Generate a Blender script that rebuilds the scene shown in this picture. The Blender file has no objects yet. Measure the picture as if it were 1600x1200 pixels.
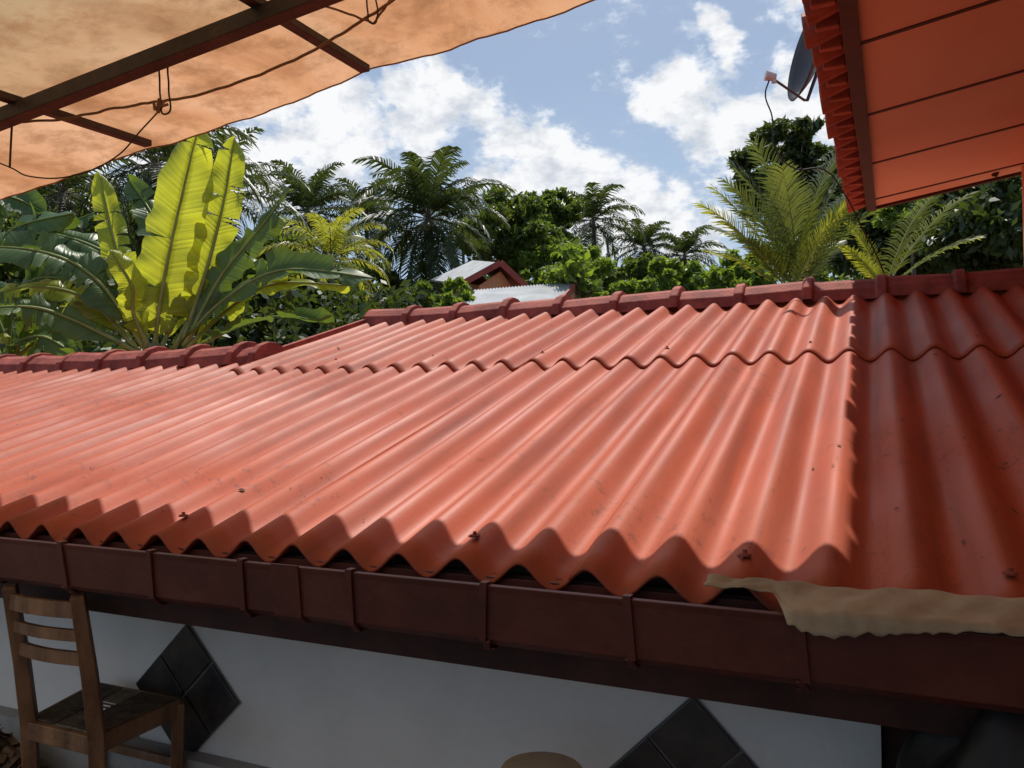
import bpy, math, random, bmesh
import numpy as np
from mathutils import Vector
random.seed(7); RNG=np.random.default_rng(11)
E=1.25                      # eye height above the floor
YAW=math.radians(24.4)
C,S=math.cos(YAW),math.sin(YAW)
F=1250.0
def px_to_world(px,py,dist):  # px, py are image pixels, dist the depth chosen along the view
    """image pixel coordinates at a given depth -> world point"""
    X=(px-800)/F*dist; Z=(650-py)/F*dist
    return Vector((X*C-dist*S, X*S+dist*C, Z+E))
def wv(x,y,z):   # vector in view-yawed frame -> world
    return Vector((x*C-y*S, x*S+y*C, z))

# ---------------------------------------------------------------- materials
def new_mat(name):
    m=bpy.data.materials.new(name); m.use_nodes=True
    nt=m.node_tree; b=nt.nodes['Principled BSDF']; return m,nt,b
def N(nt,t,**k):
    n=nt.nodes.new(t)
    for a,v in k.items(): setattr(n,a,v)
    return n
def ramp(nt,stops):
    r=N(nt,'ShaderNodeValToRGB'); e=r.color_ramp.elements
    e[0].position,e[0].color=stops[0][0],(*stops[0][1],1)
    e[1].position,e[1].color=stops[-1][0],(*stops[-1][1],1)
    for p,c in stops[1:-1]:
        x=e.new(p); x.color=(*c,1)
    return r
def surf(name,c1,c2,scale=6,rough=.6,bump=.1,bscale=60,spec=.5,stretch=None,metal=0,c3=None,detail=5):
    m,nt,b=new_mat(name)
    tc=N(nt,'ShaderNodeTexCoord'); mp=N(nt,'ShaderNodeMapping')
    if stretch: mp.inputs['Scale'].default_value=stretch
    nt.links.new(tc.outputs['Object'],mp.inputs[0])
    n=N(nt,'ShaderNodeTexNoise'); n.inputs['Scale'].default_value=scale; n.inputs['Detail'].default_value=detail
    n.inputs['Roughness'].default_value=.65
    nt.links.new(mp.outputs[0],n.inputs['Vector'])
    st=[(.32,c1),(.68,c2)] if c3 is None else [(.3,c1),(.5,c2),(.72,c3)]
    r=ramp(nt,st); nt.links.new(n.outputs[0],r.inputs[0]); nt.links.new(r.outputs[0],b.inputs['Base Color'])
    b.inputs['Roughness'].default_value=rough; b.inputs['Specular IOR Level'].default_value=spec; b.inputs['Metallic'].default_value=metal
    n2=N(nt,'ShaderNodeTexNoise'); n2.inputs['Scale'].default_value=bscale; n2.inputs['Detail'].default_value=3
    nt.links.new(tc.outputs['Object'],n2.inputs['Vector'])
    bp=N(nt,'ShaderNodeBump'); bp.inputs['Strength'].default_value=bump; bp.inputs['Distance'].default_value=.01
    nt.links.new(n2.outputs[0],bp.inputs['Height']); nt.links.new(bp.outputs[0],b.inputs['Normal'])
    return m
def roof_mat(name,base,dark):
    m,nt,b=new_mat(name)
    tc=N(nt,'ShaderNodeTexCoord')
    mp=N(nt,'ShaderNodeMapping'); mp.inputs['Scale'].default_value=(9,1.2,1)
    nt.links.new(tc.outputs['Object'],mp.inputs[0])
    n=N(nt,'ShaderNodeTexNoise'); n.inputs['Scale'].default_value=1.5; n.inputs['Detail'].default_value=6
    nt.links.new(mp.outputs[0],n.inputs['Vector'])
    r=ramp(nt,[(.3,dark),(.62,base)]); nt.links.new(n.outputs[0],r.inputs[0])
    # dirt specks gathered in patches
    n2=N(nt,'ShaderNodeTexNoise'); n2.inputs['Scale'].default_value=24; n2.inputs['Detail'].default_value=8; n2.inputs['Roughness'].default_value=.8
    nt.links.new(tc.outputs['Object'],n2.inputs['Vector'])
    r2=ramp(nt,[(.555,(0,0,0)),(.60,(1,1,1))]); nt.links.new(n2.outputs[0],r2.inputs[0])
    n3=N(nt,'ShaderNodeTexNoise'); n3.inputs['Scale'].default_value=1.9; n3.inputs['Detail'].default_value=4
    nt.links.new(tc.outputs['Object'],n3.inputs['Vector'])
    r3=ramp(nt,[(.47,(.05,.05,.05)),(.62,(.8,.8,.8))]); nt.links.new(n3.outputs[0],r3.inputs[0])
    mu=N(nt,'ShaderNodeMath',operation='MULTIPLY'); nt.links.new(r2.outputs[0],mu.inputs[0]); nt.links.new(r3.outputs[0],mu.inputs[1])
    mx=N(nt,'ShaderNodeMixRGB'); mx.inputs[2].default_value=(dark[0]*.6,dark[1]*.7,dark[2]*.85,1)
    nt.links.new(mu.outputs[0],mx.inputs[0]); nt.links.new(r.outputs[0],mx.inputs[1])
    mp4=N(nt,'ShaderNodeMapping'); mp4.inputs['Scale'].default_value=(26,1.0,1); nt.links.new(tc.outputs['Object'],mp4.inputs[0])
    n4=N(nt,'ShaderNodeTexNoise'); n4.inputs['Scale'].default_value=1.2; n4.inputs['Detail'].default_value=5; nt.links.new(mp4.outputs[0],n4.inputs['Vector'])
    r4=ramp(nt,[(.50,(0,0,0)),(.74,(.6,.6,.6))]); nt.links.new(n4.outputs[0],r4.inputs[0])
    mx4=N(nt,'ShaderNodeMixRGB'); mx4.inputs[2].default_value=(dark[0]*.6,dark[1]*.7,dark[2]*.9,1); nt.links.new(r4.outputs[0],mx4.inputs[0]); nt.links.new(mx.outputs[0],mx4.inputs[1])
    n5=N(nt,'ShaderNodeTexNoise'); n5.inputs['Scale'].default_value=.9; n5.inputs['Detail'].default_value=5; nt.links.new(tc.outputs['Object'],n5.inputs['Vector'])
    r5=ramp(nt,[(.45,(0,0,0)),(.7,(.12,.12,.12))]); nt.links.new(n5.outputs[0],r5.inputs[0])
    mx5=N(nt,'ShaderNodeMixRGB'); mx5.inputs[2].default_value=(.40,.20,.15,1); nt.links.new(r5.outputs[0],mx5.inputs[0]); nt.links.new(mx4.outputs[0],mx5.inputs[1])
    nt.links.new(mx5.outputs[0],b.inputs['Base Color'])
    rr=ramp(nt,[(.3,(.50,.50,.50)),(.7,(.70,.70,.70))]); nt.links.new(n3.outputs[0],rr.inputs[0]); nt.links.new(rr.outputs[0],b.inputs['Roughness'])
    b.inputs['Specular IOR Level'].default_value=.32
    bp=N(nt,'ShaderNodeBump'); bp.inputs['Strength'].default_value=.2; bp.inputs['Distance'].default_value=.005
    nt.links.new(n2.outputs[0],bp.inputs['Height']); nt.links.new(bp.outputs[0],b.inputs['Normal'])
    return m
def leaf_mat(name,ca,cb,trans=.45,tcol=None,rough=.5,spec=.4):
    m,nt,b=new_mat(name); out=nt.nodes['Material Output']
    g=N(nt,'ShaderNodeNewGeometry')
    n=N(nt,'ShaderNodeTexNoise'); n.inputs['Scale'].default_value=.9; n.inputs['Detail'].default_value=2
    tc=N(nt,'ShaderNodeTexCoord'); nt.links.new(tc.outputs['Object'],n.inputs['Vector'])
    a=N(nt,'ShaderNodeMath',operation='ADD'); nt.links.new(g.outputs['Random Per Island'],a.inputs[0]); nt.links.new(n.outputs[0],a.inputs[1])
    h=N(nt,'ShaderNodeMath',operation='MULTIPLY'); h.inputs[1].default_value=.5; nt.links.new(a.outputs[0],h.inputs[0])
    r=ramp(nt,[(.2,ca),(.8,cb)]); nt.links.new(h.outputs[0],r.inputs[0]); nt.links.new(r.outputs[0],b.inputs['Base Color'])
    b.inputs['Roughness'].default_value=rough; b.inputs['Specular IOR Level'].default_value=spec
    t=N(nt,'ShaderNodeBsdfTranslucent')
    if tcol is None: tcol=(cb[0]*1.9,cb[1]*1.8,cb[2]*.7)
    t.inputs[0].default_value=(*tcol,1)
    mx=N(nt,'ShaderNodeMixShader'); mx.inputs[0].default_value=trans
    nt.links.new(b.outputs[0],mx.inputs[1]); nt.links.new(t.outputs[0],mx.inputs[2]); nt.links.new(mx.outputs[0],out.inputs[0])
    return m

M={}
M['roof']=roof_mat('roof_paint',(.47,.096,.040),(.37,.074,.034))
M['ridge']=surf('ridge_paint',(.20,.05,.037),(.43,.11,.08),7,.75,.35,45,spec=.2)
M['gutter']=surf('gutter_brown',(.075,.022,.017),(.15,.042,.03),4,.5,.15,40,spec=.35)
M['fascia']=surf('fascia_brown',(.04,.016,.012),(.075,.028,.02),8,.7,.2,40,spec=.3)
M['wall']=surf('white_wall',(.70,.67,.62),(.86,.83,.78),1.8,.85,.35,40)
M['plinth']=surf('plinth_grey',(.3,.29,.27),(.45,.43,.4),4,.85,.3,40)
M['tile']=surf('slate_tile',(.018,.018,.02),(.08,.068,.056),7,.32,.2,30)
M['grout']=surf('grout',(.12,.11,.1),(.2,.19,.17),20,.9,.2,60)
M['concrete']=surf('concrete',(.16,.14,.12),(.28,.25,.22),3,.9,.3,40)
M['ground']=surf('soil_grass',(.035,.06,.02),(.10,.085,.05),.8,.95,.3,12)
M['wood']=surf('old_wood',(.12,.055,.024),(.32,.165,.078),5,.55,.3,60,stretch=(3,3,.5))
M['cane']=surf('cane',(.07,.05,.03),(.20,.15,.09),20,.7,.2,60)
M['steel']=surf('frame_steel',(.014,.010,.009),(.06,.035,.026),10,.6,.2,50)
M['black']=surf('black_plastic',(.006,.006,.006),(.015,.014,.013),8,.55,.5,12)
M['rope']=surf('rope_fibre',(.20,.12,.06),(.34,.22,.11),60,.9,.3,120)
M['wire']=surf('wire_dark',(.02,.015,.01),(.04,.03,.02),60,.6,.1,120)
M['soffit']=surf('soffit_board',(.82,.52,.38),(.90,.62,.47),1.2,.75,.08,30,spec=.2)
M['batten']=surf('batten',(.06,.02,.014),(.10,.032,.022),8,.6,.1,30)
M['ctile']=surf('clay_tile',(.26,.07,.045),(.46,.14,.09),7,.7,.2,40)
M['orwall']=surf('orange_wall',(.62,.28,.15),(.70,.33,.18),3,.8,.1,40)
M['dish']=surf('dish_grey',(.035,.035,.04),(.06,.06,.065),5,.5,.05,30)
M['lightgrey']=surf('lnb_grey',(.45,.45,.45),(.55,.55,.53),10,.5,.05,30)
M['paper']=surf('kraft_sheet',(.26,.22,.155),(.44,.37,.27),7,.85,.6,14,spec=.2)
M['zinc']=surf('zinc_roof',(.38,.39,.40),(.58,.59,.59),2,.55,.1,30)
M['redroof']=surf('red_roof',(.28,.05,.04),(.42,.09,.06),4,.7,.2,30)
M['bark']=surf('bark',(.08,.06,.045),(.20,.17,.13),6,.9,.5,20)
M['stool']=surf('stool_wood',(.55,.44,.31),(.68,.57,.43),6,.5,.1,40)
M['dry']=surf('dry_leaves',(.08,.04,.02),(.25,.15,.08),20,.9,.2,40)
M['debris']=surf('leaf_debris',(.05,.03,.02),(.16,.08,.04),30,.9,.2,40)
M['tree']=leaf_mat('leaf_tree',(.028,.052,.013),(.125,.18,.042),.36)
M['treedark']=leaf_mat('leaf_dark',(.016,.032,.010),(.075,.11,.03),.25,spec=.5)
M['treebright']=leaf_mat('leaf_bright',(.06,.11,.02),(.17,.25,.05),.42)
M['palm']=leaf_mat('leaf_palm',(.016,.032,.012),(.075,.105,.04),.22,spec=.45,rough=.45)
M['palmn']=leaf_mat('leaf_palm_near',(.04,.07,.02),(.16,.20,.07),.3,spec=.6,rough=.38)
M['palmy']=leaf_mat('leaf_palm_young',(.09,.13,.02),(.30,.30,.04),.42,tcol=(.55,.55,.05),rough=.4)

def banana_mat(name,ca,cb,tcol,trans,rough=.35):
    m,nt,b=new_mat(name); out=nt.nodes['Material Output']
    uv=N(nt,'ShaderNodeUVMap'); sp=N(nt,'ShaderNodeSeparateXYZ'); nt.links.new(uv.outputs[0],sp.inputs[0])
    s=N(nt,'ShaderNodeMath',operation='SUBTRACT'); s.inputs[1].default_value=.5; nt.links.new(sp.outputs['Y'],s.inputs[0])
    ab=N(nt,'ShaderNodeMath',operation='ABSOLUTE'); nt.links.new(s.outputs[0],ab.inputs[0])
    ml=N(nt,'ShaderNodeMath',operation='MULTIPLY_ADD'); nt.links.new(ab.outputs[0],ml.inputs[0]); ml.inputs[1].default_value=-.12; nt.links.new(sp.outputs['X'],ml.inputs[2])
    cmb=N(nt,'ShaderNodeCombineXYZ'); nt.links.new(ml.outputs[0],cmb.inputs[0])
    no=N(nt,'ShaderNodeTexNoise'); no.inputs['Scale'].default_value=55; no.inputs['Detail'].default_value=3; nt.links.new(cmb.outputs[0],no.inputs['Vector'])
    tc=N(nt,'ShaderNodeTexCoord')
    n2=N(nt,'ShaderNodeTexNoise'); n2.inputs['Scale'].default_value=3; n2.inputs['Detail'].default_value=5; nt.links.new(tc.outputs['Object'],n2.inputs['Vector'])
    ad=N(nt,'ShaderNodeMath',operation='ADD'); nt.links.new(no.outputs[0],ad.inputs[0]); nt.links.new(n2.outputs[0],ad.inputs[1])
    hf=N(nt,'ShaderNodeMath',operation='MULTIPLY'); hf.inputs[1].default_value=.5; nt.links.new(ad.outputs[0],hf.inputs[0])
    r=ramp(nt,[(.36,ca),(.62,cb)]); nt.links.new(hf.outputs[0],r.inputs[0])
    r2=ramp(nt,[(.36,tuple(x*.6 for x in tcol)),(.62,tcol)]); nt.links.new(hf.outputs[0],r2.inputs[0])
    rib=ramp(nt,[(.02,(1,1,1)),(.035,(0,0,0))]); nt.links.new(ab.outputs[0],rib.inputs[0])
    ed=ramp(nt,[(.475,(0,0,0)),(.495,(1,1,1))]); nt.links.new(ab.outputs[0],ed.inputs[0])
    mx=N(nt,'ShaderNodeMixRGB'); mx.inputs[2].default_value=(.32,.34,.10,1); nt.links.new(rib.outputs[0],mx.inputs[0]); nt.links.new(r.outputs[0],mx.inputs[1])
    mx2=N(nt,'ShaderNodeMixRGB'); mx2.inputs[2].default_value=(.12,.08,.03,1); nt.links.new(ed.outputs[0],mx2.inputs[0]); nt.links.new(mx.outputs[0],mx2.inputs[1])
    nt.links.new(mx2.outputs[0],b.inputs['Base Color']); b.inputs['Roughness'].default_value=rough
    bp=N(nt,'ShaderNodeBump'); bp.inputs['Strength'].default_value=.6; bp.inputs['Distance'].default_value=.02
    nt.links.new(no.outputs[0],bp.inputs['Height']); nt.links.new(bp.outputs[0],b.inputs['Normal'])
    t=N(nt,'ShaderNodeBsdfTranslucent'); nt.links.new(r2.outputs[0],t.inputs[0]); nt.links.new(bp.outputs[0],t.inputs['Normal'])
    ms=N(nt,'ShaderNodeMixShader'); ms.inputs[0].default_value=trans
    nt.links.new(b.outputs[0],ms.inputs[1]); nt.links.new(t.outputs[0],ms.inputs[2]); nt.links.new(ms.outputs[0],out.inputs[0])
    return m
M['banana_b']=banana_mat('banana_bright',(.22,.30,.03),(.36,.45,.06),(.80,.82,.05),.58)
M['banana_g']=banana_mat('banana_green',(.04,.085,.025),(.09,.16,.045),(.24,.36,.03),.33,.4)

def tarp_mat():
    m,nt,b=new_mat('tarpaulin_fabric'); out=nt.nodes['Material Output']
    tc=N(nt,'ShaderNodeTexCoord')
    mp=N(nt,'ShaderNodeMapping'); mp.inputs['Scale'].default_value=(1,.55,1); nt.links.new(tc.outputs['Object'],mp.inputs[0])
    n=N(nt,'ShaderNodeTexNoise'); n.inputs['Scale'].default_value=2.0; n.inputs['Detail'].default_value=7; n.inputs['Roughness'].default_value=.6; n.inputs['Distortion'].default_value=.8
    nt.links.new(mp.outputs[0],n.inputs['Vector'])
    sp=N(nt,'ShaderNodeSeparateXYZ'); nt.links.new(tc.outputs['Object'],sp.inputs[0])
    r=ramp(nt,[(.30,(.42,.19,.085)),(.46,(.64,.34,.17)),(.68,(.78,.48,.28))]); nt.links.new(n.outputs[0],r.inputs[0])
    mr=N(nt,'ShaderNodeMapRange'); mr.inputs[1].default_value=1.9; mr.inputs[2].default_value=1.2; nt.links.new(sp.outputs['Y'],mr.inputs[0])
    mrs=N(nt,'ShaderNodeMath',operation='MULTIPLY'); mrs.inputs[1].default_value=.85; nt.links.new(mr.outputs[0],mrs.inputs[0])
    mx=N(nt,'ShaderNodeMixRGB'); mx.inputs[2].default_value=(.43,.38,.22,1); nt.links.new(mrs.outputs[0],mx.inputs[0]); nt.links.new(r.outputs[0],mx.inputs[1])
    n3=N(nt,'ShaderNodeTexNoise'); n3.inputs['Scale'].default_value=6; n3.inputs['Detail'].default_value=9; n3.inputs['Roughness'].default_value=.72; nt.links.new(tc.outputs['Object'],n3.inputs['Vector'])
    r3=ramp(nt,[(.45,(0,0,0)),(.66,(.8,.8,.8))]); nt.links.new(n3.outputs[0],r3.inputs[0])
    mx2=N(nt,'ShaderNodeMixRGB'); mx2.inputs[2].default_value=(.34,.17,.075,1); nt.links.new(r3.outputs[0],mx2.inputs[0]); nt.links.new(mx.outputs[0],mx2.inputs[1])
    nt.links.new(mx2.outputs[0],b.inputs['Base Color']); b.inputs['Roughness'].default_value=.7
    wv_=N(nt,'ShaderNodeTexWave'); wv_.inputs['Scale'].default_value=60; wv_.inputs['Distortion'].default_value=1; nt.links.new(tc.outputs['Object'],wv_.inputs['Vector'])
    bp=N(nt,'ShaderNodeBump'); bp.inputs['Strength'].default_value=.2; bp.inputs['Distance'].default_value=.004; nt.links.new(wv_.outputs['Fac'],bp.inputs['Height']); nt.links.new(bp.outputs[0],b.inputs['Normal'])
    t=N(nt,'ShaderNodeBsdfTranslucent'); nt.links.new(mx2.outputs[0],t.inputs[0]); nt.links.new(bp.outputs[0],t.inputs['Normal'])
    ms=N(nt,'ShaderNodeMixShader'); ms.inputs[0].default_value=.58
    nt.links.new(b.outputs[0],ms.inputs[1]); nt.links.new(t.outputs[0],ms.inputs[2]); nt.links.new(ms.outputs[0],out.inputs[0])
    return m
M['tarp']=tarp_mat()

# ---------------------------------------------------------------- mesh helpers
class MB:
    def __init__(s): s.v=[]; s.f=[]; s.uv=[]
    def quad(s,a,b,c,d):
        i=len(s.v); s.v+= [tuple(a),tuple(b),tuple(c),tuple(d)]; s.f.append((i,i+1,i+2,i+3))
    def box(s,x0,x1,y0,y1,z0,z1):
        i=len(s.v)
        s.v+=[(x0,y0,z0),(x1,y0,z0),(x1,y1,z0),(x0,y1,z0),(x0,y0,z1),(x1,y0,z1),(x1,y1,z1),(x0,y1,z1)]
        s.f+=[(i,i+3,i+2,i+1),(i+4,i+5,i+6,i+7),(i,i+1,i+5,i+4),(i+1,i+2,i+6,i+5),(i+2,i+3,i+7,i+6),(i+3,i,i+4,i+7)]
    def beam(s,p,q,w,h,up=(0,0,1)):
        p=Vector(p);q=Vector(q);d=(q-p).normalized();u=Vector(up); a=d.cross(u).normalized()*w/2; b=a.cross(d).normalized()*h/2
        i=len(s.v)
        for o in (p,q):
            s.v+=[tuple(o-a-b),tuple(o+a-b),tuple(o+a+b),tuple(o-a+b)]
        s.f+=[(i,i+1,i+2,i+3),(i+7,i+6,i+5,i+4)]+[(i+k,i+4+k,i+4+(k+1)%4,i+(k+1)%4) for k in range(4)]
    def tube(s,pts,rad,n=8,cap=True):
        pts=[Vector(p) for p in pts]; 
        if not hasattr(rad,'__len__'): rad=[rad]*len(pts)
        base=len(s.v); ref=None
        for k,p in enumerate(pts):
            d=(pts[min(k+1,len(pts)-1)]-pts[max(k-1,0)]).normalized()
            if ref is None: ref=Vector((1,0,0)) if abs(d.x)<.8 else Vector((0,1,0))
            a=(ref-d*ref.dot(d)).normalized(); ref=a; b=d.cross(a)
            for j in range(n):
                t=2*math.pi*j/n; s.v.append(tuple(p+(a*math.cos(t)+b*math.sin(t))*rad[k]))
        for k in range(len(pts)-1):
            for j in range(n):
                i=base+k*n; s.f.append((i+j,i+(j+1)%n,i+n+(j+1)%n,i+n+j))
        if cap:
            s.f.append(tuple(base+j for j in range(n))[::-1]); s.f.append(tuple(base+(len(pts)-1)*n+j for j in range(n)))
    def extrude_x(s,prof,x0,x1,close=True):
        i=len(s.v);n=len(prof)
        for x in (x0,x1):
            s.v+=[(x,p[0],p[1]) for p in prof]
        for k in range(n if close else n-1):
            s.f.append((i+k,i+(k+1)%n,i+n+(k+1)%n,i+n+k))
        if close: s.f.append(tuple(range(i,i+n))[::-1]); s.f.append(tuple(range(i+n,i+2*n)))
    def obj(s,name,mat,parent=None,smooth=False,bevel=0,solid=0):
        me=bpy.data.meshes.new(name); me.from_pydata(s.v,[],s.f); me.update()
        o=bpy.data.objects.new(name,me); bpy.context.collection.objects.link(o)
        me.materials.append(mat)
        if smooth: me.polygons.foreach_set('use_smooth',[True]*len(me.polygons))
        if parent: o.parent=parent
        if solid:
            md=o.modifiers.new('sol','SOLIDIFY'); md.thickness=solid; md.offset=-1
        if bevel:
            md=o.modifiers.new('bev','BEVEL'); md.width=bevel; md.segments=2; md.limit_method='ANGLE'
        return o
def empty(name,parent=None):
    o=bpy.data.objects.new(name,None); bpy.context.collection.objects.link(o); o.parent=parent; o.empty_display_size=.2; return o
def np_obj(name,V,nper,mat,parent=None,smooth=False):
    nv=len(V); nf=nv//nper
    me=bpy.data.meshes.new(name); me.vertices.add(nv); me.vertices.foreach_set('co',V.astype(np.float32).ravel())
    me.loops.add(nv); me.loops.foreach_set('vertex_index',np.arange(nv,dtype=np.int32))
    me.polygons.add(nf); me.polygons.foreach_set('loop_start',np.arange(0,nv,nper,dtype=np.int32))
    try: me.polygons.foreach_set('loop_total',np.full(nf,nper,dtype=np.int32))
    except Exception: pass
    me.update(calc_edges=True); me.validate()
    o=bpy.data.objects.new(name,me); bpy.context.collection.objects.link(o); me.materials.append(mat); o.parent=parent
    return o

# ---------------------------------------------------------------- ground
b=MB(); b.quad((-400,-400,0),(400,-400,0),(400,400,0),(-400,400,0)); b.obj('ground',M['ground'])
b=MB(); b.box(-5,1.6,-2.5,1.85,-.02,.006); b.obj('terrace_floor',M['concrete'])

# ---------------------------------------------------------------- main house
house=empty('white_house')
TS=.3057; D0=1.512; ZE=-.302+E; AMP=.0235; P=.146; U0=-.671
def zr(D): return ZE-AMP+(D-D0)*TS
def sheet(name,ua,ub,Da,Db,lift,zfun=zr,nlen=24):
    v=[];f=[]
    nu=int(round((ub-ua)/P*14)); nl=nlen
    skew=random.uniform(-.005,.005); ph=random.uniform(0,6)
    for j in range(nl+1):
        D=Da+(Db-Da)*j/nl
        for i in range(nu+1):
            u=ua+(ub-ua)*i/nu
            z=zfun(D)+AMP*math.cos(2*math.pi*(u-U0)/P)+lift
            z+=.0018*math.sin(5*D+u*3+ph)+.0025*math.sin(math.pi*j/nl)*math.sin(ph)
            v.append((u,D+skew*(i/nu)*(1 if j==0 else 0),z))
    for j in range(nl):
        for i in range(nu):
            a=j*(nu+1)+i; f.append((a,a+1,a+nu+2,a+nu+1))
    mb=MB(); mb.v=v; mb.f=f
    return mb.obj(name,M['roof'],house,smooth=True,solid=.006)
W7=P*7
UL=-3.18
DJ=3.33; DL=3.65; DR=4.70
for i in range(-2,8):
    a=U0+P*.75-W7*5+W7*i; c=a+W7+P*.72
    lift=.0 if i%2==0 else .0025
    c=min(c,1.5)
    if a>1.3: continue
    top=DL+.02 if a<UL-.3 else DJ+.12
    if a<UL<c: 
        sheet('lower_sheet',a,UL,D0+random.uniform(-.006,.006),DL+.02,lift)
        sheet('lower_sheet',UL,c,D0+random.uniform(-.006,.006),DJ+.12,lift)
        sheet('upper_sheet',UL,c,DJ-.03+random.uniform(-.012,.012),DR,lift+.009)
    else:
        sheet('lower_sheet',a,c,D0+random.uniform(-.006,.006),top,lift)
        if a>UL: sheet('upper_sheet',a,c,DJ-.03+random.uniform(-.02,.02),DR,lift+.010)
sheet('back_sheet',UL,1.5,DR,DR+3.0,0,lambda D: zr(DR)-(D-DR)*TS)
sheet('back_sheet_low',-8,UL,DL,DL+2.2,0,lambda D: zr(DL)-(D-DL)*TS)
b=MB()
def bolt(u,D,s=1):
    z=zr(D)+AMP+.006
    b.tube([(u,D,z),(u,D,z+.004),(u,D,z+.006)],[.013*s,.012*s,.007*s],12)
    b.tube([Vector((u,D,z+.006)),Vector((u,D,z+.012))],.0045,6)
for kk in (-14,-7,-1,3,6): bolt(U0+P*kk,1.60)
for kk in range(-17,9,4): bolt(U0+P*kk,DJ+.1,.8)
b.obj('roof_bolts',M['ridge'],house)
b=MB()
for kk,dd in ((-14,1.60),(-1,1.61),(3,1.60)):
    u=U0+P*kk; 
    for j in range(4):
        a=random.uniform(0,6.28); l=random.uniform(.012,.03)
        z=zr(dd)+AMP+.008
        b.beam((u,dd,z),(u+math.cos(a)*l*.6,dd+math.sin(a)*l,z-.004),.006,.002)
b.obj('sealant_dabs',M['gutter'],house,bevel=.001)
# leaf fragments and grit that has settled on the sheets
b=MB(); rr_=random.Random(77)
for i in range(230):
    u=rr_.uniform(-4.5,.9) if rr_.random()<.6 else rr_.gauss(.15,.22); D=rr_.uniform(1.55,4.4) if rr_.random()<.6 else rr_.gauss(1.95,.3)
    if D<1.53 or (u<UL and D>3.5): continue
    up=.010 if D>DJ-.05 else .004
    s=rr_.uniform(.0015,.0045) if rr_.random()<.86 else rr_.uniform(.006,.012)
    a=rr_.uniform(0,3.14); d1=Vector((math.cos(a),math.sin(a),0)); d2=Vector((-math.sin(a),math.cos(a),0))
    def on(x): 
        return Vector((x.x,x.y,zr(x.y)+AMP*math.cos(2*math.pi*(x.x-U0)/P)+up+.003))
    p=Vector((u,D,0)); b.quad(on(p-d1*s),on(p-d2*s*.5),on(p+d1*s*1.1),on(p+d2*s*.45))
b.obj('leaf_bits',M['debris'],house)

def caps(ustart,uend,D,step,name):
    b=MB(); zc=zr(D)+AMP
    prof=[(-.15,-.060),(-.135,.000),(-.085,.042),(-.03,.062),(.03,.062),(.085,.042),(.135,.000),(.15,-.060)]
    u=ustart
    while u<uend-.02:
        L=min(step,uend-u); j=random.uniform(-.006,.006); t=random.uniform(-.007,.007)
        def ring(x,s,dz): return [(x,D+p[0]*s,zc+j+dz+(p[1]+.03)*s-.03) for p in prof]
        rs=[ring(u,1.0,t),ring(u+L-.055,1.0,-t),ring(u+L-.050,1.14,-t+.006),ring(u+L-.006,1.17,-t+.006),ring(u+L,1.10,-t+.002)]
        base=len(b.v); m=len(prof)
        for r in rs: b.v+=r
        for k in range(len(rs)-1):
            for q in range(m-1):
                i=base+k*m+q; b.f.append((i,i+1,i+m+1,i+m))
        b.f.append(tuple(range(base,base+m))); b.f.append(tuple(range(base+4*m,base+5*m))[::-1])
        u+=L
    b.obj(name,M['ridge'],house,bevel=.006)
caps(UL-.01,1.5,DR,.362,'ridge_caps')
caps(-8.0,UL+.02,DL-.02,.36,'ridge_caps_low')
b=MB(); b.box(UL,1.5,DR-.11,DR+.11,zr(DR)-.06,zr(DR)+AMP+.012); b.box(-8,UL,DL-.11,DL+.11,zr(DL)-.06,zr(DL)+AMP+.012); b.obj('ridge_mortar',M['ridge'],house)
b=MB(); b.beam((UL-.005,DL,zr(DL)+.02),(UL-.005,DR,zr(DR)+.02),.035,.07); b.obj('verge_board',M['ridge'],house)

GZ=-.008
b=MB()
g=[(1.535,-.33),(1.535,-.435),(1.445,-.445),(1.425,-.43),(1.413,-.335),(1.409,-.322),(1.421,-.320),(1.424,-.332),(1.435,-.425),(1.45,-.437),(1.528,-.428),(1.528,-.33)]
b.extrude_x([(p[0],p[1]+E+GZ) for p in g],-7.0,.62); b.obj('gutter',M['gutter'],house,bevel=.0015)
b=MB()
for i in range(-18,1):
    u=-.114+.2985*i+random.uniform(-.008,.008); tl=random.uniform(-.006,.006)
    for (p,q) in (((1.4055,-.318),(1.4195,-.432)),((1.4195,-.432),(1.442,-.452)),((1.442,-.452),(1.54,-.446))):
        P0=Vector((u+tl,p[0],p[1]+E+GZ));Q0=Vector((u-tl,q[0],q[1]+E+GZ))
        nn=Vector((1,0,0)).cross((Q0-P0).normalized())*.0022; w=Vector((.0075,0,0))
        i0=len(b.v)
        for o in (P0,Q0): b.v+=[tuple(o-w-nn),tuple(o+w-nn),tuple(o+w+nn),tuple(o-w+nn)]
        b.f+=[(i0,i0+1,i0+2,i0+3),(i0+7,i0+6,i0+5,i0+4)]+[(i0+kk,i0+4+kk,i0+4+(kk+1)%4,i0+(kk+1)%4) for kk in range(4)]
    b.box(u+tl-.0075,u+tl+.0075,1.404,1.425,E+GZ-.3185,E+GZ-.315)
b.obj('gutter_brackets',M['gutter'],house)
b=MB(); gg=[(1.54,-.452),(1.440,-.450),(1.420,-.434),(1.407,-.335),(1.404,-.318),(1.41,-.318),(1.43,-.43),(1.445,-.444),(1.54,-.446)]
b.extrude_x([(p[0],p[1]+E+GZ) for p in gg],-1.225,-1.15); b.obj('gutter_joint',M['gutter'],house)
b=MB(); b.box(-7,.75,1.55,1.572,E-.537,E-.335); b.obj('fascia',M['fascia'],house)
b=MB(); b.box(-7,.75,1.573,1.918,E-.50,E-.49); b.obj('eave_soffit',M['fascia'],house)
b=MB(); b.box(-7,.0,1.92,2.02,0,E-.30); b.obj('front_wall',M['wall'],house)
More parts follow.
